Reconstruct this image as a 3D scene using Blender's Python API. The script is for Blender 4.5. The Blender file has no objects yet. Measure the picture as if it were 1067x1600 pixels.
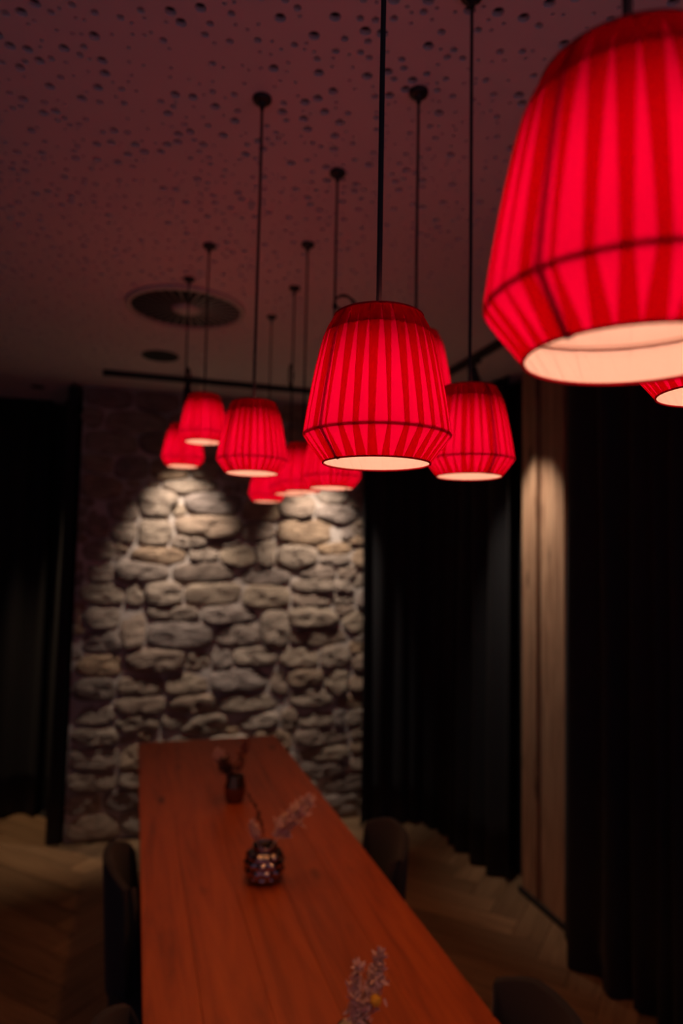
import bpy, bmesh, math, random
import numpy as np
from mathutils import Vector, Matrix, geometry

random.seed(7)
PI = math.pi
S = bpy.context.scene
C = S.collection

# ---------------------------------------------------------------- camera
CAM_Z = 1.80                    # eye height above the floor
CEIL = 2.90
def camera():
    yaw, pitch, roll = math.radians(16.7), math.radians(3.96), math.radians(-1.09)
    f = Vector((math.sin(yaw)*math.cos(pitch), math.cos(yaw)*math.cos(pitch), math.sin(pitch)))
    r = Vector((math.cos(yaw), -math.sin(yaw), 0)); d = f.cross(r)
    r2 = math.cos(roll)*r + math.sin(roll)*d
    d2 = -math.sin(roll)*r + math.cos(roll)*d
    m = Matrix(((r2.x, -d2.x, -f.x, 0), (r2.y, -d2.y, -f.y, 0), (r2.z, -d2.z, -f.z, CAM_Z), (0, 0, 0, 1)))
    cd = bpy.data.cameras.new('camera'); o = bpy.data.objects.new('camera', cd); C.objects.link(o)
    o.matrix_world = m
    cd.sensor_fit = 'VERTICAL'; cd.sensor_height = 36; cd.sensor_width = 24; cd.lens = 24
    cd.clip_start = .02
    cd.dof.use_dof = True; cd.dof.focus_distance = .70; cd.dof.aperture_fstop = 3.2
    S.camera = o
camera()

# ---------------------------------------------------------------- world, exposure
w = bpy.data.worlds.new('world'); S.world = w; w.use_nodes = True
WORLD_COL = (.62, .50, .84, 1); WORLD_STR = .11
w.node_tree.nodes['Background'].inputs[0].default_value = WORLD_COL
w.node_tree.nodes['Background'].inputs[1].default_value = WORLD_STR
S.view_settings.view_transform = 'Standard'
try: S.view_settings.look = 'None'
except Exception: pass
S.view_settings.exposure = 0; S.view_settings.gamma = 1; S.view_settings.use_curve_mapping = False
S.cycles.use_denoising = True
S.cycles.sample_clamp_indirect = 4
S.cycles.max_bounces = 6; S.cycles.diffuse_bounces = 3; S.cycles.adaptive_threshold = .015
S.cycles.caustics_reflective = False; S.cycles.caustics_refractive = False

# light levels (watts)
BULB_W = .165        # frosted bulb glow inside a shade
DOWN_W = 2.3        # extra spot added inside each lamp to brighten the table
UP_W = .17          # extra red spot added in each lamp top to redden the ceiling
UP_COL = (1, .18, .13)
BULB_COL = (1, .62, .44)
DOWN_COL = (1, .36, .10)
WALL_W = 85
PILLAR_W = 52
ALCOVE_W = 42
SPOT_COL = (1, .85, .73)

def spot_light(name, loc, target, watts, col, half, blend, radius, parent=None):
    l = bpy.data.lights.new(name, 'SPOT'); l.energy = watts; l.color = col
    l.spot_size = 2*half; l.spot_blend = blend; l.shadow_soft_size = radius
    o = bpy.data.objects.new(name, l); C.objects.link(o)
    loc = Vector(loc)
    q = (Vector(target) - loc).to_track_quat('-Z', 'Y')
    if parent is not None:
        o.parent = parent; loc = loc - parent.location
    o.location = loc; o.rotation_euler = q.to_euler()
    return o

# ---------------------------------------------------------------- helpers
def tag(o, label=None, cat=None, group=None, kind=None):
    if label: o['label'] = label
    if cat: o['category'] = cat
    if group: o['group'] = group
    if kind: o['kind'] = kind
    return o

def link(name, me, mats, parent=None, loc=(0,0,0), smooth=False):
    if mats is not None:
        for m in (mats if isinstance(mats, (list, tuple)) else [mats]): me.materials.append(m)
    if smooth:
        me.polygons.foreach_set('use_smooth', [True]*len(me.polygons))
    o = bpy.data.objects.new(name, me); C.objects.link(o)
    o.location = loc
    if parent is not None: o.parent = parent
    return o

def empty(name, loc=(0,0,0), rz=0):
    o = bpy.data.objects.new(name, None); C.objects.link(o)
    o.location = loc; o.rotation_euler = (0, 0, rz); o.empty_display_size = .05
    return o

def mesh(name, v, f):
    me = bpy.data.meshes.new(name); me.from_pydata([tuple(p) for p in v], [], f); me.update(); return me

def bm_mesh(bm, name):
    bmesh.ops.recalc_face_normals(bm, faces=bm.faces)
    me = bpy.data.meshes.new(name); bm.to_mesh(me); bm.free(); return me

def bm_box(bm, x0, x1, y0, y1, z0, z1, bev=0, M=None):
    b = bmesh.new()
    bmesh.ops.create_cube(b, size=1)
    for v in b.verts:
        v.co = Vector((x0+(v.co.x+.5)*(x1-x0), y0+(v.co.y+.5)*(y1-y0), z0+(v.co.z+.5)*(z1-z0)))
    if bev: bmesh.ops.bevel(b, geom=b.edges[:], offset=bev, segments=2, profile=.6, affect='EDGES')
    if M is not None: bmesh.ops.transform(b, matrix=M, verts=b.verts)
    t = bpy.data.meshes.new('t'); b.to_mesh(t); b.free(); bm.from_mesh(t); bpy.data.meshes.remove(t)

def box_mesh(name, x0, x1, y0, y1, z0, z1, bev=0, M=None):
    bm = bmesh.new(); bm_box(bm, x0, x1, y0, y1, z0, z1, bev, M); return bm_mesh(bm, name)

def lathe_data(prof, n=32, closed=False):
    v, f = [], []
    for r, z in prof:
        for i in range(n):
            a = 2*PI*i/n; v.append((r*math.cos(a), r*math.sin(a), z))
    m = len(prof)
    for j in range(m if closed else m-1):
        k = (j+1) % m
        for i in range(n):
            i2 = (i+1) % n
            f.append((j*n+i, j*n+i2, k*n+i2, k*n+i))
    if not closed:
        if prof[0][0] > 1e-5: f.append(tuple(range(n-1, -1, -1)))
        if prof[-1][0] > 1e-5: f.append(tuple((m-1)*n+i for i in range(n)))
    return v, f

def lathe(name, prof, n=32, closed=False):
    v, f = lathe_data(prof, n, closed)
    me = mesh(name, v, f)
    b = bmesh.new(); b.from_mesh(me); bmesh.ops.remove_doubles(b, verts=b.verts, dist=1e-6)
    bmesh.ops.recalc_face_normals(b, faces=b.faces); b.to_mesh(me); b.free()
    return me

def tube_data(pts, rad, n=8, closed=False, v=None, f=None):
    v = [] if v is None else v; f = [] if f is None else f
    pts = [Vector(p) for p in pts]; m = len(pts); base = len(v)
    rads = rad if isinstance(rad, (list, tuple)) else [rad]*m
    up = None
    for i, p in enumerate(pts):
        a = pts[(i-1) % m] if (closed or i > 0) else p
        b = pts[(i+1) % m] if (closed or i < m-1) else p
        t = (b-a).normalized()
        if up is None:
            up = Vector((0,0,1)) if abs(t.z) < .9 else Vector((1,0,0))
        up = (up - t*up.dot(t)).normalized()
        s = t.cross(up)
        for k in range(n):
            an = 2*PI*k/n
            v.append(p + rads[i]*(math.cos(an)*up + math.sin(an)*s))
    for i in range(m if closed else m-1):
        i2 = (i+1) % m
        for k in range(n):
            k2 = (k+1) % n
            f.append((base+i*n+k, base+i*n+k2, base+i2*n+k2, base+i2*n+k))
    if not closed:
        f.append(tuple(base+k for k in range(n-1, -1, -1))); f.append(tuple(base+(m-1)*n+k for k in range(n)))
    return v, f

def tube(name, pts, rad, n=8, closed=False):
    return mesh(name, *tube_data(pts, rad, n, closed))

# ---------------------------------------------------------------- materials
def mat(name, col=(.5,.5,.5), rough=.6, metal=0, spec=.5, sheen=0):
    m = bpy.data.materials.new(name); m.use_nodes = True
    b = m.node_tree.nodes['Principled BSDF']
    b.inputs['Base Color'].default_value = (*col, 1); b.inputs['Roughness'].default_value = rough
    b.inputs['Metallic'].default_value = metal; b.inputs['Specular IOR Level'].default_value = spec
    b.inputs['Sheen Weight'].default_value = sheen
    return m, m.node_tree, b

def nd(t, kind, **kw):
    n = t.nodes.new(kind)
    for k, v in kw.items():
        if k in n.inputs.keys(): n.inputs[k].default_value = v
        else: setattr(n, k, v)
    return n

def ramp(t, stops):
    r = t.nodes.new('ShaderNodeValToRGB'); e = r.color_ramp.elements
    while len(e) < len(stops): e.new(.5)
    for i, (p, c) in enumerate(stops):
        e[i].position = p; e[i].color = (*c, 1)
    return r

def bump(t, b, height, strength, dist):
    n = t.nodes.new('ShaderNodeBump'); n.inputs['Strength'].default_value = strength; n.inputs['Distance'].default_value = dist
    t.links.new(height, n.inputs['Height']); t.links.new(n.outputs[0], b.inputs['Normal'])

def obj_coord(t, scale, rnd=True):
    tc = t.nodes.new('ShaderNodeTexCoord'); mp = t.nodes.new('ShaderNodeMapping')
    mp.inputs['Scale'].default_value = scale
    t.links.new(tc.outputs['Object'], mp.inputs['Vector'])
    oi = t.nodes.new('ShaderNodeObjectInfo')
    if rnd:
        cx = t.nodes.new('ShaderNodeCombineXYZ'); mu = nd(t, 'ShaderNodeMath', operation='MULTIPLY'); mu.inputs[1].default_value = 37.0
        t.links.new(oi.outputs['Random'], mu.inputs[0])
        for k in range(3): t.links.new(mu.outputs[0], cx.inputs[k])
        t.links.new(cx.outputs[0], mp.inputs['Location'])
    return mp.outputs[0], oi.outputs['Random']

def wood(name, dark, mid, light, along='Y', rough=.5, scale=1.0, knots=.0, vary=.25):
    m, t, b = mat(name, mid, rough)
    sc = {'X': (1.2, 16, 16), 'Y': (16, 1.2, 16), 'Z': (16, 16, 1.2)}[along]
    vec, rnd = obj_coord(t, tuple(s*scale for s in sc))
    n1 = nd(t, 'ShaderNodeTexNoise', Scale=1.6, Detail=8.0, Roughness=.62, Distortion=1.2)
    t.links.new(vec, n1.inputs['Vector'])
    rp = ramp(t, [(.28, dark), (.5, mid), (.75, light)])
    t.links.new(n1.outputs[0], rp.inputs[0])
    hs = t.nodes.new('ShaderNodeHueSaturation')
    ma = nd(t, 'ShaderNodeMapRange'); ma.inputs['To Min'].default_value = 1-vary; ma.inputs['To Max'].default_value = 1+vary
    t.links.new(rnd, ma.inputs[0]); t.links.new(ma.outputs[0], hs.inputs['Value']); t.links.new(rp.outputs[0], hs.inputs['Color'])
    out = hs.outputs[0]
    if knots:
        v2, _ = obj_coord(t, {'X': (1.2, 3.2, 3.2), 'Y': (3.2, 1.2, 3.2), 'Z': (3.2, 3.2, 1.2)}[along])
        vo = nd(t, 'ShaderNodeTexVoronoi', Scale=knots); t.links.new(v2, vo.inputs['Vector'])
        nz = nd(t, 'ShaderNodeTexNoise', Scale=9.0, Detail=3.0); t.links.new(v2, nz.inputs['Vector'])
        ad = nd(t, 'ShaderNodeMath', operation='MULTIPLY_ADD'); ad.inputs[1].default_value = .16
        t.links.new(nz.outputs[0], ad.inputs[0]); t.links.new(vo.outputs['Distance'], ad.inputs[2])
        kr = ramp(t, [(.10, (.12,.08,.06)), (.22, (1,1,1))])
        t.links.new(ad.outputs[0], kr.inputs[0])
        mx = nd(t, 'ShaderNodeMix', data_type='RGBA', blend_type='MULTIPLY'); mx.inputs[0].default_value = .85
        t.links.new(out, mx.inputs[6]); t.links.new(kr.outputs[0], mx.inputs[7]); out = mx.outputs[2]
    t.links.new(out, b.inputs['Base Color'])
    bump(t, b, n1.outputs[0], .25, .004)
    return m

M = {}
M['black'] = mat('black_metal', (.010,.010,.011), .45)[0]
M['cord'] = mat('black_cord', (.006,.006,.008), .8)[0]
M['dark_plate'] = mat('dark_plate', (.008,.008,.008), .8)[0]
M['grey_metal'] = mat('grey_enamel', (.60,.54,.47), .4)[0]
M['blade'] = mat('dark_blade', (.26,.23,.20), .35)[0]
M['table'] = wood('oiled_oak', (.27,.046,.007), (.44,.082,.012), (.56,.118,.018), 'Y', .50, .8, 1.9, .10)
M['table_leg'] = mat('table_leg_steel', (.012,.012,.012), .5)[0]
M['plank'] = wood('oak_parquet', (.17,.095,.045), (.27,.155,.075), (.36,.22,.115), 'X', .5, 1.0, 0, .35)
M['board'] = wood('aged_pine', (.20,.09,.045), (.42,.235,.13), (.56,.345,.205), 'Z', .75, 1.0, 1.6, .22)
M['wall_paint'] = mat('dark_wall', (.03,.025,.022), .9)[0]

m, t, b = mat('ceiling_plaster', (.86,.76,.73), .9)
n = nd(t, 'ShaderNodeTexNoise', Scale=60.0, Detail=3.0); bump(t, b, n.outputs[0], .08, .002)
M['ceiling'] = m
M['fleece'] = mat('black_fleece', (.02,.02,.03), 1)[0]

m, t, b = mat('black_velvet', (.011,.0095,.010), .85, sheen=.06)
b.inputs['Sheen Roughness'].default_value = .5
M['curtain'] = m
m, t, b = mat('chair_upholstery', (.020,.018,.020), .9, sheen=.08)
n = nd(t, 'ShaderNodeTexNoise', Scale=350.0, Detail=2.0); bump(t, b, n.outputs[0], .2, .001)
M['fabric'] = m

# rubble stone: each stone its own tint
m, t, b = mat('rubble_stone', (.4,.33,.27), .9)
vec, rnd = obj_coord(t, (1,1,1))
n1 = nd(t, 'ShaderNodeTexNoise', Scale=9.0, Detail=8.0, Roughness=.6, Distortion=.6)
st = nd(t, 'ShaderNodeMapping'); st.inputs['Scale'].default_value = (1, 1, 2.6); t.links.new(vec, st.inputs[0])
t.links.new(st.outputs[0], n1.inputs['Vector'])
r1 = ramp(t, [(.25, (.20,.155,.125)), (.5, (.40,.325,.265)), (.75, (.56,.47,.39))]); t.links.new(n1.outputs[0], r1.inputs[0])
tint = ramp(t, [(0, (1.0,.94,.90)), (.35, (1.05,.95,.80)), (.6, (.80,.76,.78)), (.85, (1.12,.90,.66)), (1, (.62,.58,.58))]); t.links.new(rnd, tint.inputs[0])
mx = nd(t, 'ShaderNodeMix', data_type='RGBA', blend_type='MULTIPLY'); mx.inputs[0].default_value = 1
t.links.new(r1.outputs[0], mx.inputs[6]); t.links.new(tint.outputs[0], mx.inputs[7]); t.links.new(mx.outputs[2], b.inputs['Base Color'])
n2 = nd(t, 'ShaderNodeTexNoise', Scale=28.0, Detail=6.0, Roughness=.65); t.links.new(st.outputs[0], n2.inputs['Vector'])
ad = nd(t, 'ShaderNodeMath', operation='MULTIPLY_ADD'); ad.inputs[1].default_value = .35
t.links.new(n2.outputs[0], ad.inputs[0]); t.links.new(n1.outputs[0], ad.inputs[2])
bump(t, b, ad.outputs[0], 1.0, .035)
M['stone'] = m
m, t, b = mat('lime_mortar', (.56,.47,.40), .95)
n1 = nd(t, 'ShaderNodeTexNoise', Scale=26.0, Detail=6.0); bump(t, b, n1.outputs[0], .6, .02)
M['mortar'] = m

# lamp fabric: red cloth outside, pale lining inside (front / back side of the sheet)
def cloth():
    m = bpy.data.materials.new('red_pleated_cloth'); m.use_nodes = True; t = m.node_tree
    t.nodes.remove(t.nodes['Principled BSDF']); out = t.nodes['Material Output']
    ge = t.nodes.new('ShaderNodeNewGeometry')
    tr = nd(t, 'ShaderNodeBsdfTranslucent', Color=(.66,.0010,.055,1))
    df = nd(t, 'ShaderNodeBsdfDiffuse', Color=(.30,.004,.03,1))
    fr = t.nodes.new('ShaderNodeMixShader'); fr.inputs[0].default_value = .15
    t.links.new(tr.outputs[0], fr.inputs[1]); t.links.new(df.outputs[0], fr.inputs[2])
    ln = nd(t, 'ShaderNodeBsdfDiffuse', Color=(.84,.66,.60,1))
    mx = t.nodes.new('ShaderNodeMixShader')
    t.links.new(ge.outputs['Backfacing'], mx.inputs[0]); t.links.new(fr.outputs[0], mx.inputs[1]); t.links.new(ln.outputs[0], mx.inputs[2])
    t.links.new(mx.outputs[0], out.inputs[0])
    return m
M['cloth'] = cloth()
m, t, b = mat('red_trim', (.5,.006,.03), .8)
_tr = nd(t, 'ShaderNodeBsdfTranslucent', Color=(.6,.01,.03,1)); _mx = t.nodes.new('ShaderNodeMixShader'); _mx.inputs[0].default_value = .6
t.links.new(b.outputs[0], _mx.inputs[1]); t.links.new(_tr.outputs[0], _mx.inputs[2]); t.links.new(_mx.outputs[0], t.nodes['Material Output'].inputs[0])
M['trim'] = m
M['wire'] = mat('enamelled_wire', (.62,.44,.38), .6)[0]
m, t, b = mat('frosted_bulb', (.9,.8,.7), .4)
b.inputs['Emission Color'].default_value = (1,.6,.35,1); b.inputs['Emission Strength'].default_value = 1.5
M['bulb'] = m
m, t, b = mat('spot_lens', (.9,.85,.75), .3)
b.inputs['Emission Color'].default_value = (1,.8,.6,1); b.inputs['Emission Strength'].default_value = 4
M['lens'] = m
M['silver'] = mat('mercury_glass', (.42,.37,.36), .16, 1)[0]
M['bronze'] = mat('bronze_glass', (.20,.11,.06), .18, .8)[0]
M['white_in'] = mat('pale_glaze', (.62,.50,.40), .5)[0]
M['plume'] = mat('dried_plume', (.80,.54,.44), .95)[0]
M['leaf_dark'] = mat('dried_leaf_dark', (.10,.045,.03), .9)[0]
M['leaf_rust'] = mat('dried_leaf_rust', (.40,.16,.08), .9)[0]
M['yellow'] = mat('yellow_bloom', (.75,.40,.03), .9)[0]

# ---------------------------------------------------------------- setting: floor
def herringbone():
    fl = link('floor', box_mesh('floor', -3.2, 2.35, -.6, 5.5, -.06, -.012), M['wall_paint'])
    tag(fl, 'dark herringbone oak parquet floor', 'floor', kind='structure')
    W, L = .15, .75
    pm = box_mesh('plank', .0012, L-.0012, .0012, W-.0012, -.02, 0, .0025)
    pm.materials.append(M['plank'])
    c45 = math.cos(PI/4)
    k = 0
    for j in range(-6, 7):
        for i in range(-30, 60):
            for typ in (0, 1):
                ox, oy = i*W + j*L, i*W - j*L
                if typ == 0: cx, cy = ox+L/2, oy+W/2
                else: cx, cy = ox+L+W/2, oy+W-L/2
                X = c45*(cx-cy) - .2; Y = c45*(cx+cy) + .4
                left = -2.2 < X < -.02 and .6 < Y < 5.25
                right = .85 < X < 2.15 and .6 < Y < 4.80
                mid = -.02 <= X <= .85 and .9 < Y < 4.80
                if not (left or right or mid): continue
                o = bpy.data.objects.new('plank', pm); C.objects.link(o); o.parent = fl
                px, py = (ox, oy) if typ == 0 else (ox+L+W, oy+W-L)
                o.location = (c45*(px-py)-.2, c45*(px+py)+.4, random.uniform(-.0012, 0))
                o.rotation_euler = (0, 0, PI/4 + (PI/2 if typ else 0)); k += 1
    return k
herringbone()

# ---------------------------------------------------------------- setting: perforated ceiling
def ceiling():
    rng = random.Random(3)
    T = .8
    holes = []
    def free(x, y, r):
        for a, b_, c in holes:
            dx = abs(x-a); dy = abs(y-b_); dx = min(dx, T-dx); dy = min(dy, T-dy)
            if dx*dx+dy*dy < (r+c+.006)**2: return False
        return True
    for r, n in ((.0125, 66), (.0088, 112), (.0050, 190)):
        c = 0
        while c < n:
            x, y = rng.uniform(r+.003, T-r-.003), rng.uniform(r+.003, T-r-.003)
            if free(x, y, r): holes.append((x, y, r)); c += 1
    pts, edges = [Vector((0,0)), Vector((T,0)), Vector((T,T)), Vector((0,T))], [(0,1),(1,2),(2,3),(3,0)]
    loops = []
    for x, y, r in holes:
        n = 12 if r > .009 else (10 if r > .006 else 7)
        b0 = len(pts)
        for i in range(n): pts.append(Vector((x+r*math.cos(2*PI*i/n), y+r*math.sin(2*PI*i/n))))
        loops.append(list(range(b0, b0+n)))
        edges += [(b0+i, b0+(i+1) % n) for i in range(n)]
    vs, es, fs, ov, oe, of = geometry.delaunay_2d_cdt(pts, edges, [], 0, 1e-7)
    def in_hole(c):
        for x, y, r in holes:
            if (c.x-x)**2+(c.y-y)**2 < (r*.93)**2: return True
        return False
    vmap = {}
    for i, src in enumerate(ov):
        for s in src: vmap[s] = i
    tv = [(v.x, v.y, 0) for v in vs]; tf = []
    for f in fs:
        c = (vs[f[0]]+vs[f[1]]+vs[f[2]])/3
        if not in_hole(c): tf.append(tuple(reversed(f)))
    for lp in loops:
        b0 = len(tv); n = len(lp)
        for i in lp: tv.append((pts[i].x, pts[i].y, .0125))
        for i in range(n):
            tf.append((vmap[lp[i]], vmap[lp[(i+1) % n]], b0+(i+1) % n, b0+i))
    tv = np.array(tv); verts = []; faces = []
    x = -3.2; off = 0
    nx, ny = 7, 6
    for i in range(nx):
        for j in range(ny):
            a = rng.choice((0, 1, 2, 3))
            p = tv.copy(); p[:, :2] -= T/2
            cs, sn = ((1,0),(0,1),(-1,0),(0,-1))[a]
            q = np.stack([cs*p[:,0]-sn*p[:,1], sn*p[:,0]+cs*p[:,1], p[:,2]], 1)
            q[:,0] += -3.2+T*(i+.5); q[:,1] += .70+T*(j+.5); q[:,2] += CEIL
            verts.append(q); faces += [tuple(k+off for k in f) for f in tf]; off += len(tv)
    v = np.concatenate(verts)
    o = link('ceiling', mesh('ceiling', v.tolist(), faces), M['ceiling'])
    tag(o, 'pale ceiling with scattered round perforations in three sizes', 'ceiling', kind='structure')
    b = link('acoustic_fleece', box_mesh('fleece', -3.25, 2.45, .65, 5.55, CEIL+.0127, CEIL+.04), M['fleece'], o)
ceiling()
o = link('ceiling_border', box_mesh('cb', -3.25, 2.45, .25, .6999, CEIL, CEIL+.04), M['ceiling'], bpy.data.objects['ceiling'])

# ---------------------------------------------------------------- setting: walls
tag(link('wall_right', box_mesh('wr', 2.2, 2.35, .25, 5.5, 0, CEIL), M['wall_paint']), 'dark plain wall behind the right curtains', 'wall', kind='structure')
tag(link('wall_alcove', box_mesh('wa', -3.2, -.36, 5.36, 5.5, 0, CEIL), M['wall_paint']), 'dark wall behind the left curtain', 'wall', kind='structure')
tag(link('wall_left', box_mesh('wl', -3.2, -3.05, .25, 5.36, 0, CEIL), M['wall_paint']), 'dark plain wall on the left side', 'wall', kind='structure')
WY = 4.70
wall_back = link('wall_back', box_mesh('wb', -.36, 2.2, WY-.012, 5.5, 0, CEIL), M['mortar'])
tag(wall_back, 'rubble stone wall with recessed pale mortar at table end', 'wall', kind='structure')

# stones as (x0, z0, x1, z1): the larger ones as they lie in the wall, heights from the floor
TRACED = [(250,95,370,185),(415,105,600,185),(370,180,590,262),(345,245,475,290),(480,262,570,292),(240,290,410,350),(415,292,515,338),
(520,288,637,355),(170,335,350,405),(360,335,565,408),(578,358,735,415),(640,265,708,356),(710,282,845,362),(720,195,910,280),(845,150,970,205),
(720,110,835,190),(850,275,970,312),(855,315,950,345),(800,345,910,395),(770,395,905,440),(765,440,895,487),(270,405,390,487),(410,405,595,483),
(595,415,755,492),(280,490,450,535),(460,485,620,545),(275,535,500,628),(505,540,655,622),(660,500,750,625),(750,487,910,555),(765,560,945,617),
(205,630,400,712),(405,640,490,705),(490,630,560,695),(560,622,695,685),(735,628,850,690),(860,622,950,690),(175,720,335,785),(340,705,480,780),
(490,695,690,768),(690,700,745,780),(740,700,865,755),(770,755,890,820),(870,700,945,780),(345,785,510,850),(520,775,715,835),(780,830,900,890),
(320,840,430,890),(400,850,530,910),(585,840,700,890),(780,895,940,950),(170,790,340,850),(180,850,320,905),(905,830,945,890),(190,490,270,625),
(210,410,265,485),(905,400,970,440),(895,440,970,480),(900,485,965,512),(915,350,970,395),(800,950,940,1000),(790,1005,930,1060),(735,840,780,900),
(345,60,505,105),(150,130,245,200),(160,205,245,265),(590,130,710,200),(600,205,700,262),(350,150,400,178),(245,200,365,285),(840,60,965,140),
(75,160,148,250),(70,270,165,330),(75,340,165,405),(65,415,200,480),(70,490,185,560),(60,570,185,640),(55,650,195,720),(50,730,170,800),(45,810,165,880),(40,890,175,960)]
def wall_rect(q):
    # crop units of the stone field -> metres on the wall plane (x to the right, z up from the floor)
    s = 500/1067
    def mp(px, py):
        X = -.37 + (px-100-28)*(1.92/437) ; X -= (py-620)*0.0
        return X, 0
    x0, y0, x1, y1 = [k*s for k in q]
    x0 += 100; x1 += 100; y0 += 720; y1 += 720
    cx, cy = (x0+x1)/2, (y0+y1)/2
    # perspective of the wall seen 16.7 degrees off its normal
    f = 1067.0; ya = math.radians(16.7); pi_ = math.radians(3.96)
    def pt(px, py):
        rr = math.radians(-1.09)
        ux, uy = (px-533.5)/f, (py-800)/f
        a = math.cos(rr)*ux - math.sin(rr)*uy; b_ = math.sin(rr)*ux + math.cos(rr)*uy
        fw = Vector((math.sin(ya)*math.cos(pi_), math.cos(ya)*math.cos(pi_), math.sin(pi_))); r = Vector((math.cos(ya), -math.sin(ya), 0)); d = fw.cross(r)
        v = fw + a*r + b_*d; v *= (WY-.03)/v.y
        return v.x, v.z+CAM_Z
    X0, _ = pt(x0, cy); X1, _ = pt(x1, cy); _, Z1 = pt(cx, y0); _, Z0 = pt(cx, y1)
    return X0, Z0, X1, Z1

def stones():
    rng = random.Random(11)
    seeds = []
    for q in TRACED:
        x0, z0, x1, z1 = wall_rect(q)
        seeds.append([(x0+x1)/2, (z0+z1)/2, (x1-x0)/2, (z1-z0)/2, rng.uniform(-.05,.05)])
    def dist(px, pz, s):
        c, sn = math.cos(s[4]), math.sin(s[4])
        dx, dz = px-s[0], pz-s[1]
        a, b_ = (c*dx+sn*dz)/s[2], (-sn*dx+c*dz)/s[3]
        return (abs(a)**3.0+abs(b_)**3.0)**(1/3.0)
    XL, XR = -.36, 1.66
    z = .02
    while z < CEIL-.03:
        h = rng.uniform(.10, .17)
        x = XL + rng.uniform(-.1, 0)
        while x < XR:
            wd = rng.uniform(.18, .42)
            cx, cz = x+wd/2, z+h/2+rng.uniform(-.02,.02)
            hx, hz = wd/2*.96, h/2*.95
            ok = True
            for s in seeds:
                ov_x = (hx+s[2])-abs(cx-s[0]); ov_z = (hz+s[3])-abs(cz-s[1])
                if ov_x > .05 and ov_z > .035: ok = False; break
            if ok: seeds.append([cx, cz, hx, hz, rng.uniform(-.08,.08)])
            x += wd
        z += h
    # small filler stones in the gaps left over
    for hx, hz, lim in ((.085,.05,1.9), (.05,.032,1.65), (.032,.022,1.5)):
        zz = .03
        while zz < CEIL-.03:
            xx = XL+.02
            while xx < XR-.02:
                px, pz = xx+rng.uniform(-.015,.015), zz+rng.uniform(-.012,.012)
                if all(dist(px, pz, s) > 1+ (lim-1)*min(1, .09/max(.03, (s[2]*s[3])**.5)) for s in seeds):
                    seeds.append([px, pz, hx*rng.uniform(.8,1.25), hz*rng.uniform(.8,1.2), rng.uniform(-.5,.5)])
                xx += .03
            zz += .022
    A = np.array(seeds)
    N = 20
    ts = np.linspace(.3, 1.7, 80)
    for i, s in enumerate(seeds):
        size = (s[2]*s[3])**.5
        ring = []
        c, sn = math.cos(s[4]), math.sin(s[4])
        ph1, ph2 = rng.uniform(0, 6), rng.uniform(0, 6)
        near = [j for j in range(len(seeds)) if j != i and abs(A[j,0]-s[0]) < A[j,2]*1.4+s[2]*1.4 and abs(A[j,1]-s[1]) < A[j,3]*1.4+s[3]*1.4]
        B = A[near]
        for k in range(N):
            an = 2*PI*k/N
            ex, ez = math.cos(an), math.sin(an)
            g = (abs(ex)**3.0+abs(ez)**3.0)**(-1/3.0)
            ux, uz = ex*g*s[2], ez*g*s[3]
            dx, dz = c*ux-sn*uz, sn*ux+c*uz
            lim = 1 + .030/size + .05*math.sin(2*an+ph1) + .05*math.sin(3*an+ph2) + rng.uniform(-.03,.03)
            best = .3
            for tt in ts:
                if tt > lim: break
                px, pz = s[0]+dx*tt, s[1]+dz*tt
                if px < XL+.004 or pz < .004 or pz > CEIL-.006 or px > XR+.05: break
                if len(B):
                    ddx, ddz = px-B[:,0], pz-B[:,1]
                    cc, ss = np.cos(B[:,4]), np.sin(B[:,4])
                    a, b_ = (cc*ddx+ss*ddz)/B[:,2], (-ss*ddx+cc*ddz)/B[:,3]
                    dd = (np.abs(a)**3.0+np.abs(b_)**3.0)**(1/3.0)
                    if ((dd-1)*np.sqrt(B[:,2]*B[:,3])).min() - (tt-1)*size < .0030: break
                best = tt
            ring.append((dx*best, dz*best))
        if min(math.hypot(*p) for p in ring) < .008 and size < .05: continue
        # relax the outline a little
        ring = [((ring[k-1][0]+4*ring[k][0]+ring[(k+1)%N][0])/6, (ring[k-1][1]+4*ring[k][1]+ring[(k+1)%N][1])/6) for k in range(N)]
        dep = min(.052, .014 + .22*size)*rng.uniform(.65, 1.3)
        tx, tz = rng.uniform(-.09,.09), rng.uniform(-.20,.06)
        v, f = [], []
        for sc, dp in ((1.0, -.1), (.985, .50), (.93, .86), (.66, .98), (.3, 1.0)):
            for k, (dx, dz) in enumerate(ring):
                nz = .16*math.sin(3*math.atan2(dz, dx)+ph1*2+sc*3) + rng.uniform(-.12,.12)
                y = -(dep*dp*(1+nz*(dp > .5)) + (tx*dx+tz*dz)*(sc < .99)*sc)
                v.append((dx*sc, y, dz*sc))
        v.append((0, -dep*1.0, 0))
        for j in range(4):
            for k in range(N):
                k2 = (k+1) % N
                f.append((j*N+k, j*N+k2, (j+1)*N+k2, (j+1)*N+k))
        for k in range(N): f.append((4*N+k, 4*N+(k+1) % N, 5*N))
        o = link('stone', mesh('stone', v, f), M['stone'], wall_back, (s[0], WY, s[1]), True)
    return len(seeds)
stones()

# aged timber cladding between the curtains on the right wall
tr = link('trim_1', box_mesh('tr', 2.135, 2.2, 2.84, 3.435, 0, CEIL), M['wall_paint'])
tag(tr, 'aged pine boards clad upright between two black curtains', 'cladding', kind='structure')
for (a, b_, pr) in ((3.347,3.43,.010),(3.266,3.339,.024),(3.144,3.254,.004),(3.008,3.132,.026),(2.927,2.996,.008),(2.845,2.915,.018)):
    link('board', box_mesh('board', 2.115-pr, 2.137, a, b_, .005, CEIL-.004, .004), M['board'], tr)
# skirting line at the foot of the boards
sk = link('skirting', box_mesh('skirting', 2.082, 2.092, 2.845, 3.43, 0, .035, .003), M['wall_paint'], tr)

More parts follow.
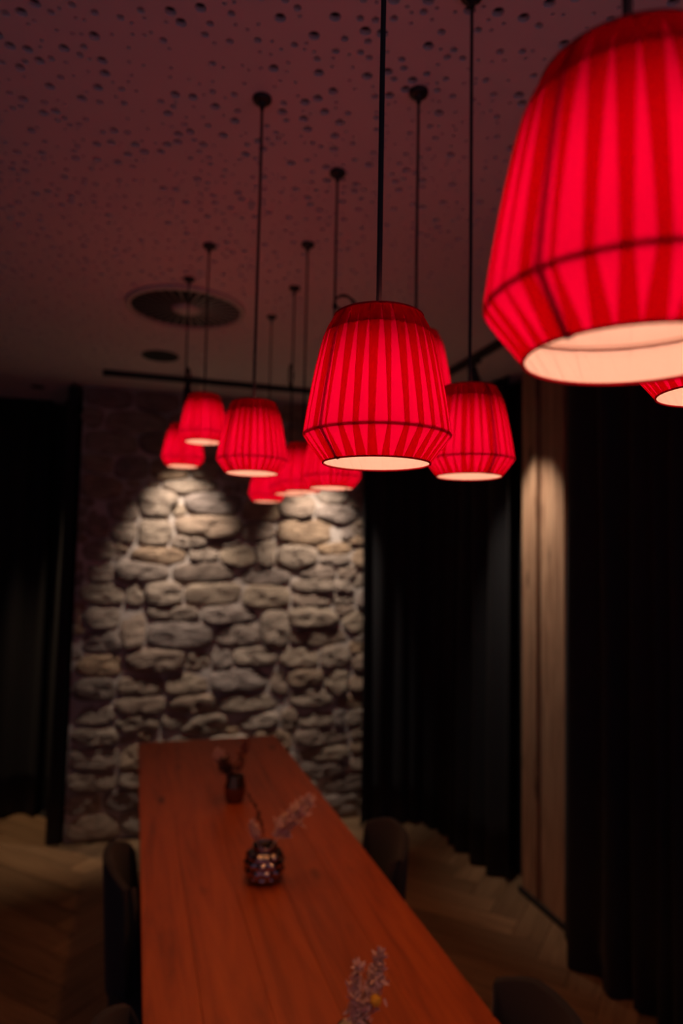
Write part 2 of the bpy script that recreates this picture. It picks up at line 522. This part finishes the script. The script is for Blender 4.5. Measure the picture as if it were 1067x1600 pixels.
# ---------------------------------------------------------------- curtains
def curtain(name, path, label, lam=.15, amp=.045, seed=0, z0=.012):
    rng = random.Random(seed)
    P = [Vector((*p, 0)) for p in path]
    pts = []
    for i in range(len(P)-1):
        L = (P[i+1]-P[i]).length; n = max(2, int(L/.02))
        for k in range(n): pts.append(P[i].lerp(P[i+1], k/n))
    pts.append(P[-1])
    for _ in range(3):
        pts = [pts[0]]+[(pts[i-1]+pts[i]*2+pts[i+1])/4 for i in range(1, len(pts)-1)]+[pts[-1]]
    s = 0; ph = rng.uniform(0, 6); rows = []
    zs = [z0, .3, .8, 1.4, 2.0, 2.5, CEIL-.02]
    cols = []
    a_loc = amp
    for i, p in enumerate(pts):
        tdir = (pts[min(i+1, len(pts)-1)]-pts[max(i-1, 0)]).normalized(); nrm = Vector((tdir.y, -tdir.x, 0))
        if i: ph += (p-pts[i-1]).length*2*PI/(lam*(1+.35*math.sin(s*3.1+seed)+.15*math.sin(s*7.7)))
        if i: s += (p-pts[i-1]).length
        q = math.sin(ph); q = math.copysign(abs(q)**.75, q)
        cols.append((p, nrm, tdir, q*a_loc*(1+.3*math.sin(s*5+seed)), ph))
    v, f = [], []
    for j, z in enumerate(zs):
        k = 1.1 - .35*(z/CEIL)
        for p, nrm, tdir, q, ph_ in cols:
            c = p + nrm*q*k + tdir*(.012*math.sin(ph_*.5+z*1.3))
            v.append((c.x, c.y, z + (.008*math.sin(ph_*.7) if j == 0 else 0)))
    n = len(cols)
    for j in range(len(zs)-1):
        for i in range(n-1): f.append((j*n+i, j*n+i+1, (j+1)*n+i+1, (j+1)*n+i))
    root = empty(name, (P[0].x, P[0].y, 0)); tag(root, label, 'curtain')
    o = link('cloth', mesh('curtain', v, f), M['curtain'], root, (-P[0].x, -P[0].y, 0), True)
    md = o.modifiers.new('thick', 'SOLIDIFY'); md.thickness = .003
    v2, f2 = tube_data([(q.x, q.y, CEIL-.012) for q in pts], .008, 6)
    link('curtain_rail', mesh('curtain_rail', v2, f2), M['black'], root, (-P[0].x, -P[0].y, 0))
    return root
curtain('curtain', [(-2.9,5.24),(-1.4,5.26),(-.60,5.24)], 'black floor-length curtain hanging left of and behind the stone wall', .17, .05, 1)
curtain('curtain', [(-.52,5.22),(-.455,5.05),(-.42,4.62)], 'narrow black curtain hugging the left corner of the stone wall', .13, .030, 5)
curtain('curtain', [(1.50,4.50),(1.78,4.50),(1.97,4.44),(2.03,4.20),(2.02,3.9),(2.06,3.50)], 'black curtain filling the corner between stone wall and pine boards', .145, .042, 3)
curtain('curtain', [(2.09,2.90),(1.99,2.82),(1.94,2.64),(2.02,2.45),(2.04,1.9),(2.04,1.2),(2.04,.2)], 'black curtain at the right edge nearest the viewer', .16, .045, 8)

# ---------------------------------------------------------------- light tracks and spotlights
trk = empty('light_track', (1.69, 4.25, CEIL)); tag(trk, 'black L-shaped light track running along two sides of the ceiling', 'track')
bm = bmesh.new(); bm_box(bm, -1.90, -.03, -.017, .017, -.032, 0, .002)
link('rail', bm_mesh(bm, 'rail'), M['black'], trk)
bm = bmesh.new(); bm_box(bm, -.017, .017, -2.9, -.03, -.032, 0, .002)
link('rail', bm_mesh(bm, 'rail'), M['black'], trk)
link('corner_connector', box_mesh('corner_connector', -.03, .022, -.03, .022, -.036, 0, .003), M['black'], trk)
link('end_cap', box_mesh('end_cap', -1.915, -1.90, -.019, .019, -.035, 0, .002), M['black'], trk)

def track_spot(X, Y, aim, label, watts, half, blend=.9):
    r = empty('track_spotlight', (X, Y, CEIL-.032)); tag(r, label, 'spotlight', 'spotlights on the ceiling track')
    link('adapter', box_mesh('adapter', -.016, .016, -.045, .045, -.018, 0, .003), M['black'], r)
    link('stem', lathe('stem', [(.006,-.018),(.006,-.055),(.010,-.058),(.010,-.068)], 12), M['black'], r)
    a = Vector(aim)-Vector((X, Y, CEIL-.12)); q = a.to_track_quat('-Z', 'Y')
    me = lathe('head', [(.0,.055),(.022,.055),(.026,.050),(.028,-.055),(.0255,-.055),(.0245,-.03),(.0,-.03)], 24)
    h = link('head', me, M['black'], r, (0, 0, -.088), True); h.rotation_euler = q.to_euler()
    link('lens', lathe('lens', [(.0,-.034),(.0235,-.034),(.0235,-.0305),(.0,-.0305)], 24), M['lens'], h)
    p = Vector((X, Y, CEIL-.12)) + a.normalized()*.062
    spot_light('spot_beam', p, aim, watts, SPOT_COL, half, blend, .02, r)
def rad(d): return math.radians(d)
track_spot(.27, 4.25, (.30, 4.67, CEIL-.12-1.10), 'black track spotlight aimed at the left half of the stone wall', WALL_W, rad(29), 1.0)
track_spot(1.20, 4.25, (1.22, 4.67, CEIL-.12-1.10), 'black track spotlight aimed at the right half of the stone wall', WALL_W, rad(29), 1.0)
track_spot(1.69, 3.22, (2.10, 3.26, CEIL-.12-1.0), 'black track spotlight aimed at the pine boards', PILLAR_W, rad(27), 1.0)
dl = empty('recessed_downlight', (-.66, 4.84, CEIL)); tag(dl, 'small recessed ceiling downlight in front of the left curtain', 'downlight')
link('ring', lathe('ring', [(.030,-.004),(.042,-.004),(.044,0),(.030,0)], 24, True), M['black'], dl)
link('baffle', lathe('baffle', [(0,-.0025),(.030,-.0025),(.030,-.001),(0,-.001)], 24), M['dark_plate'], dl)
spot_light('downlight_beam', (-.66, 4.84, CEIL-.015), (-.62, 4.86, 0), ALCOVE_W*2, (1, .68, .42), rad(19), .9, .02, dl)

# ---------------------------------------------------------------- ceiling diffuser and speaker
df = empty('air_diffuser', (.175, 3.04, CEIL)); tag(df, 'round swirl air diffuser with radial blades in the ceiling', 'air vent')
link('back_plate', lathe('back_plate', [(0,-.002),(.24,-.002),(.24,0),(0,0)], 48), M['dark_plate'], df)
link('outer_ring', lathe('outer_ring', [(.236,-.001),(.240,-.016),(.258,-.012),(.262,0),(.236,0)], 64, True), M['grey_metal'], df, (0,0,0), True)
link('hub', lathe('hub', [(0,-.020),(.050,-.018),(.062,-.012),(.064,-.002),(0,-.002)], 40), M['grey_metal'], df, (0,0,0), True)
bmh = mesh('blade', [(.06,-.0028,-.008),(.238,-.0052,-.008),(.238,.0052,-.010),(.06,.0028,-.009),(.06,-.0028,-.0065),(.238,-.0052,-.0065),(.238,.0052,-.0085),(.06,.0028,-.0075)],
           [(3,2,1,0),(4,5,6,7),(0,1,5,4),(1,2,6,5),(2,3,7,6),(3,0,4,7)])
bmh.materials.append(M['blade'])
for i in range(32):
    o = bpy.data.objects.new('blade', bmh); C.objects.link(o); o.parent = df; o.rotation_euler = (0, 0, 2*PI*i/32)
sp = empty('ceiling_speaker', (.09, 3.83, CEIL)); tag(sp, 'small flat round black fitting on the ceiling beyond the air diffuser', 'ceiling fitting')
link('ring', lathe('ring', [(.088,-.003),(.092,-.008),(.099,-.006),(.101,0),(.088,0)], 40, True), M['black'], sp, (0,0,0), True)
link('grille', lathe('grille', [(0,-.005),(.089,-.004),(.089,0),(0,0)], 40), M['dark_plate'], sp)

# ---------------------------------------------------------------- pendant lamps
R0 = .0825; HS = .167
# profile of the shade, from the opening up: (radius, height)
PROF = [(.0593,0.0),(.0675,.0108),(.0757,.0214),(R0,.0310),(.0790,.055),(.0747,.080),(.0700,.105),(.0652,.127),(.0615,.141),(.0570,.152),(.0500,.1645)]
NR = 30
RW = 2*PI*R0/NR*1.33
def ribbon_data(a0):
    v, f = [], []; US = ((-1,-.00028),(-.95,.0003),(-.5,.00015),(0,0),(.5,-.00015),(1,-.0003)); nu = len(US)
    for r, z in PROF:
        for u, dr in US:
            a = a0 + u*RW/2/r; rr = r + dr
            v.append((rr*math.cos(a), rr*math.sin(a), z))
    for j in range(len(PROF)-1):
        for k in range(nu-1):
            f.append((j*nu+k, j*nu+k+1, (j+1)*nu+k+1, (j+1)*nu+k))
    return v, f
RIBBON = mesh('ribbon', *ribbon_data(0)); RIBBON.materials.append(M['cloth'])
RIBBON.polygons.foreach_set('use_smooth', [True]*len(RIBBON.polygons))
_rj = random.Random(21); JIT = [_rj.uniform(-.13,.13) for _ in range(30)]
def all_ribbons():
    v, f = [], []
    for i in range(NR):
        a, b_ = ribbon_data(2*PI*(i+JIT[i])/NR); n = len(v); v += a; f += [tuple(k+n for k in q) for q in b_]
    return v, f
ALLRIB = mesh('pleated_cloth', *all_ribbons()); ALLRIB.materials.append(M['cloth'])
ALLRIB.polygons.foreach_set('use_smooth', [True]*len(ALLRIB.polygons))
def circ(r, z, n=56): return [(r*math.cos(2*PI*i/n), r*math.sin(2*PI*i/n), z) for i in range(n)]
TOP = mesh('shade', circ(.037, .1632, 40) + circ(.0502, .1644, 40), [(i, 40+i, 40+(i+1) % 40, (i+1) % 40) for i in range(40)])
TOP.materials.append(M['cloth'])
RIMS = []
for r_, z_ in ((.0594, .0003), (.0500, .1650)):
    me_ = tube('rim_tape', circ(r_, z_), .0011, 6, True); me_.materials.append(M['trim']); me_.polygons.foreach_set('use_smooth', [True]*len(me_.polygons)); RIMS.append(me_)
v, f = [], []
for r, z in ((R0-.0030,.031),(.0584,.141)): tube_data(circ(r, z), .0019, 6, True, v, f)
for k in range(3):
    a = 2*PI*k/3
    if k == 0: tube_data([((r-.0033)*math.cos(a), (r-.0033)*math.sin(a), z) for r, z in PROF], .0026, 6, False, v, f)
    tube_data([(.012*math.cos(a), .012*math.sin(a), .141), (.0582*math.cos(a), .0582*math.sin(a), .141)], .0013, 6, False, v, f)
WIRE = mesh('wire_frame', v, f); WIRE.materials.append(M['wire'])
SOCK = lathe('socket', [(0,.176),(.0040,.176),(.0065,.168),(.0065,.163),(.013,.160),(.0145,.125),(.0145,.120),(.0,.120)], 24); SOCK.materials.append(M['black'])
BLOCKER = lathe('top_band_blocker', [(.0146,.1235),(.043,.1215),(.0435,.1205),(.0146,.1205)], 32, True); BLOCKER.materials.append(M['wire'])  # unseen plate added to keep bulb light off the shade's top band
BULB = lathe('bulb', [(0,.118),(.010,.117),(.017,.106),(.021,.094),(.020,.084),(.013,.078),(0,.0765)], 24); BULB.materials.append(M['bulb'])
BULB.polygons.foreach_set('use_smooth', [True]*len(BULB.polygons))
CANOPY = lathe('canopy', [(0,0),(.0225,0),(.0225,-.006),(.020,-.010),(.010,-.013),(.0065,-.018),(.0055,-.028),(0,-.028)], 28); CANOPY.materials.append(M['black'])

def lamp(X, Y, zb, label, rot=0, fine=True, loop=None):
    """zb: height of the lower opening above the eye line"""
    z = CAM_Z + zb
    r = empty('pendant_lamp', (X, Y, z), rad(rot)); tag(r, label, 'lamp', 'red pleated pendant lamps')
    def part(name, me, parent=r, loc=(0,0,0)):
        o = bpy.data.objects.new(name, me); C.objects.link(o); o.parent = parent; o.location = loc; return o
    sh = part('shade', TOP)
    for me_ in RIMS: part('rim_tape', me_, sh)
    if fine:
        for i in range(NR):
            o = part('ribbon', RIBBON, sh); o.rotation_euler = (0, 0, 2*PI*(i+JIT[i])/NR)
    else:
        tag(part('pleated_cloth', ALLRIB, sh), kind='stuff')
    part('wire_frame', WIRE); part('socket', SOCK); part('top_band_blocker', BLOCKER); part('bulb', BULB)
    top = CEIL - z
    part('canopy', CANOPY, r, (0, 0, top))
    pts = [(0,0,.172),(.0006,.0004,top*.45),(-.0006,.0005,top*.75),(0,0,top-.02)]
    link('cord', tube('cord', pts, .0031, 8), M['cord'], r)
    if loop:
        kind, lz, sx = loop
        v, f = [], []
        if kind == 'ring':      # surplus cord tied in an open ring
            tube_data([(sx*(.030-.030*math.cos(2*PI*i/24)), .004*math.sin(i*.9), lz+.012+.022*math.sin(2*PI*i/24)) for i in range(24)], .0028, 6, True, v, f)
            tube_data([(sx*(.028-.028*math.cos(2*PI*i/24)), .006+.003*math.sin(i*.7), lz+.014+.019*math.sin(2*PI*i/24)) for i in range(24)], .0028, 6, True, v, f)
        else:                   # surplus cord bundled upright
            for q in range(3):
                tube_data([(sx*(.008-.008*math.cos(2*PI*i/24))+.002*q, .005*(q-1), lz+(.046-.006*q)*math.sin(2*PI*i/24)) for i in range(24)], .0028, 6, True, v, f)
        tube_data([(sx*.000, 0, lz-.007), (sx*.000, 0, lz+.007)], .006, 8, False, v, f)
        link('cord_loop', mesh('cord_loop', v, f), M['cord'], r).rotation_euler = (0, 0, -rad(rot))
    l = bpy.data.lights.new('bulb_glow', 'POINT'); l.energy = BULB_W; l.color = BULB_COL; l.shadow_soft_size = .012
    o = bpy.data.objects.new('bulb_glow', l); C.objects.link(o); o.parent = r; o.location = (0, 0, .062)
    l = bpy.data.lights.new('table_fill', 'SPOT'); l.energy = DOWN_W; l.color = DOWN_COL; l.spot_size = rad(112); l.spot_blend = .6; l.shadow_soft_size = .012  # added fill for the tabletop, separate from the bulb glow
    o = bpy.data.objects.new('table_fill', l); C.objects.link(o); o.parent = r; o.location = (0, 0, .034)
    l = bpy.data.lights.new('ceiling_fill', 'SPOT'); l.energy = UP_W; l.color = UP_COL; l.spot_size = rad(150); l.spot_blend = .5; l.shadow_soft_size = .01  # added fill for the ceiling, placed above the blocking plate
    o = bpy.data.objects.new('ceiling_fill', l); C.objects.link(o); o.parent = r; o.location = (0, .022, .158); o.rotation_euler = (PI, 0, 0)
    return r
lamp(.264, .316, .1165, 'largest red pleated pendant lamp, nearest the viewer at the upper right', 199)
lamp(.580, .565, .180, 'red pleated pendant lamp cut off by the right edge below the largest lamp', 60)
lamp(.2517, .708, .1059, 'red pleated pendant lamp in sharp focus near the centre with open pale underside', 205)
lamp(.584, 1.132, .1563, 'red pleated pendant lamp just right of the sharply focused central lamp', 277)
lamp(.596, 1.421, .354, 'red pleated pendant lamp almost hidden behind the sharply focused central lamp', 100)
lamp(.250, 1.560, .1933, 'largest red pleated pendant lamp of the left cluster, on a long thin cord', 215)
lamp(.510, 1.803, .1945, 'red pleated pendant lamp with a tied cord ring, peeking out below the central lamp', 30, True, ('ring', .515, 1))
lamp(.2090, 2.386, .3955, 'highest small red pleated pendant lamp of the left cluster', 60, False)
lamp(.163, 2.706, .3481, 'leftmost small red pleated pendant lamp over the stone wall, cord bundled', 10, False, ('bundle', .345, 1))
lamp(.537, 2.263, .2261, 'small red pleated pendant lamp in the middle of the far right-hand row', 80, False)
lamp(.579, 2.655, .2540, 'small red pleated pendant lamp tucked behind the middle of the far row, cord bundled', 140, False, ('bundle', .480, -1))
lamp(.554, 3.013, .2503, 'lowest and farthest small red pleated pendant lamp before the stone wall', 45, False)

# ---------------------------------------------------------------- table
TX0, TX1, TY0, TY1, TZ = .056, .838, .55, 4.07, .75
tb = empty('dining_table', ((TX0+TX1)/2, (TY0+TY1)/2, 0)); tag(tb, 'long orange-brown oak table running toward the stone wall', 'table')
xs = [TX0, .188, .345, .497, .662, TX1]
for i in range(5):
    link('tabletop_board', box_mesh('tabletop_board', xs[i]+.0003, xs[i+1]-.0003, TY0, TY1, TZ-.045, TZ-random.uniform(0,.0006), .0012), M['table'], tb, (-tb.location.x, -tb.location.y, 0))
for yy in (TY0+.35, TY1-.35):
    for xx in (TX0+.10, TX1-.18):
        link('leg', box_mesh('leg', xx, xx+.08, yy-.04, yy+.04, 0, TZ-.085, .004), M['table_leg'], tb, (-tb.location.x, -tb.location.y, 0))
    link('crossbar', box_mesh('crossbar', TX0+.06, TX1-.06, yy-.04, yy+.04, TZ-.085, TZ-.0455, .004), M['table_leg'], tb, (-tb.location.x, -tb.location.y, 0))

# ---------------------------------------------------------------- chairs
def make_chair(X, Y, face, label):
    """face: rotation so that the local +X points to the table"""
    r = empty('dining_chair', (X, Y, 0), face); tag(r, label, 'chair', 'upholstered chairs along the table')
    bm = bmesh.new(); bm_box(bm, -.20, .24, -.22, .22, .40, .48, .03)
    link('seat', bm_mesh(bm, 'seat'), M['fabric'], r, (0,0,0), True)
    # curved padded back: an arc around the rear of the seat, crown dropping to the sides
    v, f = [], []; nu, nz = 17, 7
    for side in (0, 1):
        for j in range(nz):
            tz = j/(nz-1)
            for k in range(nu):
                u = -1+2*k/(nu-1); a = u*rad(50)
                topz = .845 - .10*max(0, abs(u)-.35)**1.3
                z = .44 + (topz-.44)*tz
                rr = .245 + .025*tz + (.0 if side == 0 else -(.045-.02*tz**3))
                edge = 1-.6*max(0, abs(u)-.9)/.1*.5
                v.append((.02 - rr*math.cos(a)*(.95), rr*math.sin(a)*edge, z))
    n1 = nu*nz
    for j in range(nz-1):
        for k in range(nu-1):
            q = (j*nu+k, j*nu+k+1, (j+1)*nu+k+1, (j+1)*nu+k)
            f.append(q); f.append(tuple(n1+i for i in reversed(q)))
    for k in range(nu-1):
        f.append((k, n1+k, n1+k+1, k+1)); t0 = (nz-1)*nu+k; f.append((t0, t0+1, n1+t0+1, n1+t0))
    for j in range(nz-1):
        f.append((j*nu, (j+1)*nu, n1+(j+1)*nu, n1+j*nu)); e = j*nu+nu-1; f.append((e, n1+e, n1+e+nu, e+nu))
    me = mesh('backrest', v, f); b = bmesh.new(); b.from_mesh(me); bmesh.ops.recalc_face_normals(b, faces=b.faces); b.to_mesh(me); b.free()
    o = link('backrest', me, M['fabric'], r, (0,0,0), True)
    md = o.modifiers.new('round', 'BEVEL'); md.width = .012; md.segments = 3; md.limit_method = 'ANGLE'; md.angle_limit = rad(50)
    for sx in (-1, 1):
        for sy in (-1, 1):
            link('leg', tube('leg', [(sx*.16+.02, sy*.16, .405), (sx*.20+.02, sy*.20, 0)], [.016, .011], 8), M['black'], r)
    return r
make_chair(.728, 2.36, PI, 'grey upholstered chair on the right side of the table')
make_chair(.706, 1.35, PI, 'dark upholstered chair on the right side, nearest the lower edge')
make_chair(.172, 2.38, 0, 'dark upholstered chair on the left side, beside the middle vase')
make_chair(.178, 1.48, 0, 'dark upholstered chair on the left side, at the lower edge')

# ---------------------------------------------------------------- vases and dried flowers
def vase(X, Y, prof, bodymat, label, hob=False, rimr=None):
    r = empty('vase', (X, Y, TZ)); tag(r, label, 'vase')
    n = 64 if hob else 32
    if hob:
        v, f = [], []; m_ = 40
        for j in range(m_):
            tz = j/(m_-1); z = .004+.100*tz
            base = .062*(1-abs(2*tz-1.0)**3.2*.38)
            for i in range(n):
                a = 2*PI*i/n
                k = abs(math.sin(tz*PI*4))**.7*abs(math.cos(a*5+(PI/2 if int(tz*4) % 2 else 0)))**.7
                v.append(((base+.011*k-.004)*math.cos(a), (base+.011*k-.004)*math.sin(a), z))
        for j in range(m_-1):
            for i in range(n): f.append((j*n+i, j*n+(i+1)%n, (j+1)*n+(i+1)%n, (j+1)*n+i))
        f.append(tuple(range(n-1,-1,-1)))
        link('body', mesh('body', v, f), bodymat, r, (0,0,-.004), True)
        link('rim', lathe('rim', [(.036,.098),(.037,.112),(.040,.114),(.041,.111),(.040,.098)], 32, True), bodymat, r, (0,0,0), True)
    else:
        link('body', lathe('body', prof, n), bodymat, r, (0,0,0), True)
        link('rim', lathe('rim', [(rimr-.004,prof[-1][1]-.006),(rimr-.0035,prof[-1][1]+.002),(rimr,prof[-1][1]+.003),(rimr+.003,prof[-1][1]),(rimr,prof[-1][1]-.006)], 32, True), bodymat, r, (0,0,0), True)
    return r
vase(.443, 2.28, None, M['silver'], 'silvery hobnail glass vase in the middle of the table', True)
# faceted bronze beaker: open inside
v2 = empty('vase', (.452, 3.02, TZ)); tag(v2, 'small dark bronze faceted vase at the far end of the table', 'vase')
link('body', lathe('body', [(0,.0),(.034,.0),(.046,.035),(.046,.065),(.034,.112),(.030,.112),(.040,.065),(.040,.038),(.030,.008),(0,.008)], 8), M['bronze'], v2)
v3 = empty('vase', (.463, 1.385, TZ)); tag(v3, 'black-rimmed vase with pale inside at the lower edge of the table', 'vase')
link('body', lathe('body', [(0,0),(.040,0),(.050,.03),(.046,.075),(.036,.098),(.033,.098),(.033,.094),(0,.094)], 36), M['black'], v3, (0,0,0), True)
link('lining', lathe('lining', [(.0,.0945),(.031,.0945),(.0325,.0972),(0,.0955)], 36), M['white_in'], v3, (0,0,0), True)

def plume(base, tip, width, label, matl, seed, n=420, droop=.0, leaf=.022, start=.25, cat='dried grass'):
    rng = random.Random(seed)
    base, tip = Vector(base), Vector(tip)
    r = empty('dried_plume', base); tag(r, label, cat, 'dried stems in the vases')
    d = tip-base; side = d.cross(Vector((0,1,0))).normalized()
    P = [base + d*t + side*droop*math.sin(t*PI) for t in [i/10 for i in range(11)]]
    link('stem', tube('stem', [p-base for p in P], [.0018]*6+[.0013]*5, 6), matl, r)
    v, f = [], []
    for k in range(n):
        t = start+(1-start)*rng.random()**.8; i = min(9, int(t*10)); p = P[i].lerp(P[i+1], t*10-i)-base
        env = math.sin(min(1, (t-start)/(1-start)*1.0+.12)*PI)**.6 if t < .98 else .3
        dirv = (d.normalized()*rng.uniform(.35,1.1) + Vector((rng.gauss(0,1), rng.gauss(0,1), rng.gauss(0,1)))*.55).normalized()
        L = leaf*rng.uniform(.5,1.2)
        off = Vector((rng.gauss(0,1), rng.gauss(0,1), rng.gauss(0,.6)))*width*.33*env
        w = dirv.cross(Vector((rng.gauss(0,1), rng.gauss(0,1), rng.gauss(0,1)))).normalized()*L*.13
        a = p+off; b_ = len(v)
        v += [a-w, a+w, a+dirv*L*.6+w*1.2, a+dirv*L, a+dirv*L*.6-w*1.2]
        f.append((b_, b_+1, b_+2, b_+3, b_+4))
    tag(link('fluff', mesh('fluff', v, f), matl, r), kind='stuff')
    return r
ZC = CAM_Z
# middle vase
plume((.448,2.28,TZ+.07), (.588,2.285,ZC-.815), .040, 'pale fluffy dried plume leaning right from the silvery vase', M['plume'], 1, 700, .012, .030, .35)
plume((.438,2.28,TZ+.07), (.385,2.29,ZC-.780), .012, 'thin dark dried twig arching left from the silvery vase', M['leaf_dark'], 2, 60, -.022, .016, .3, 'dried twig')
plume((.436,2.27,TZ+.07), (.398,2.27,ZC-.865), .022, 'short pale dried sprig at the left of the silvery vase', M['plume'], 3, 160, 0, .018, .55)
# far vase
plume((.448,3.02,TZ+.05), (.402,3.01,ZC-.880), .035, 'dark rust dried leaves leaning left from the bronze vase', M['leaf_dark'], 4, 150, 0, .034, .5, 'dried leaves')
plume((.450,3.02,TZ+.05), (.372,3.03,ZC-.835), .035, 'pinkish dried sprig at the upper left of the bronze vase', M['plume'], 5, 130, .01, .024, .65)
plume((.456,3.02,TZ+.05), (.486,3.02,ZC-.812), .022, 'tall rust-coloured dried leaf rising from the bronze vase', M['leaf_rust'], 6, 120, 0, .034, .4, 'dried leaves')
# near vase
plume((.462,1.385,TZ+.097), (.515,1.385,ZC-.815), .034, 'pale pink dried plume in the black-rimmed vase, curling to the right', M['plume'], 7, 520, -.010, .020, .05)
plume((.460,1.385,TZ+.097), (.466,1.38,ZC-.828), .022, 'pale upright dried plume in the black-rimmed vase', M['plume'], 8, 260, 0, .018, .1)
cr = empty('craspedia', (.476,1.367,TZ+.097)); tag(cr, 'round yellow dried flower ball on a stem beside the pale plume', 'dried flower')
link('stem', tube('stem', [(0,0,0),(.010,-.003,.03),(.0235,-.005,.056)], .0014, 6), M['leaf_rust'], cr)
bm = bmesh.new(); bmesh.ops.create_icosphere(bm, subdivisions=3, radius=.0115)
for k, vv in enumerate(bm.verts): vv.co *= 1+.07*math.sin(k*2.7)
link('flower_head', bm_mesh(bm, 'flower_head'), M['yellow'], cr, (.0245,-.005,.0625))
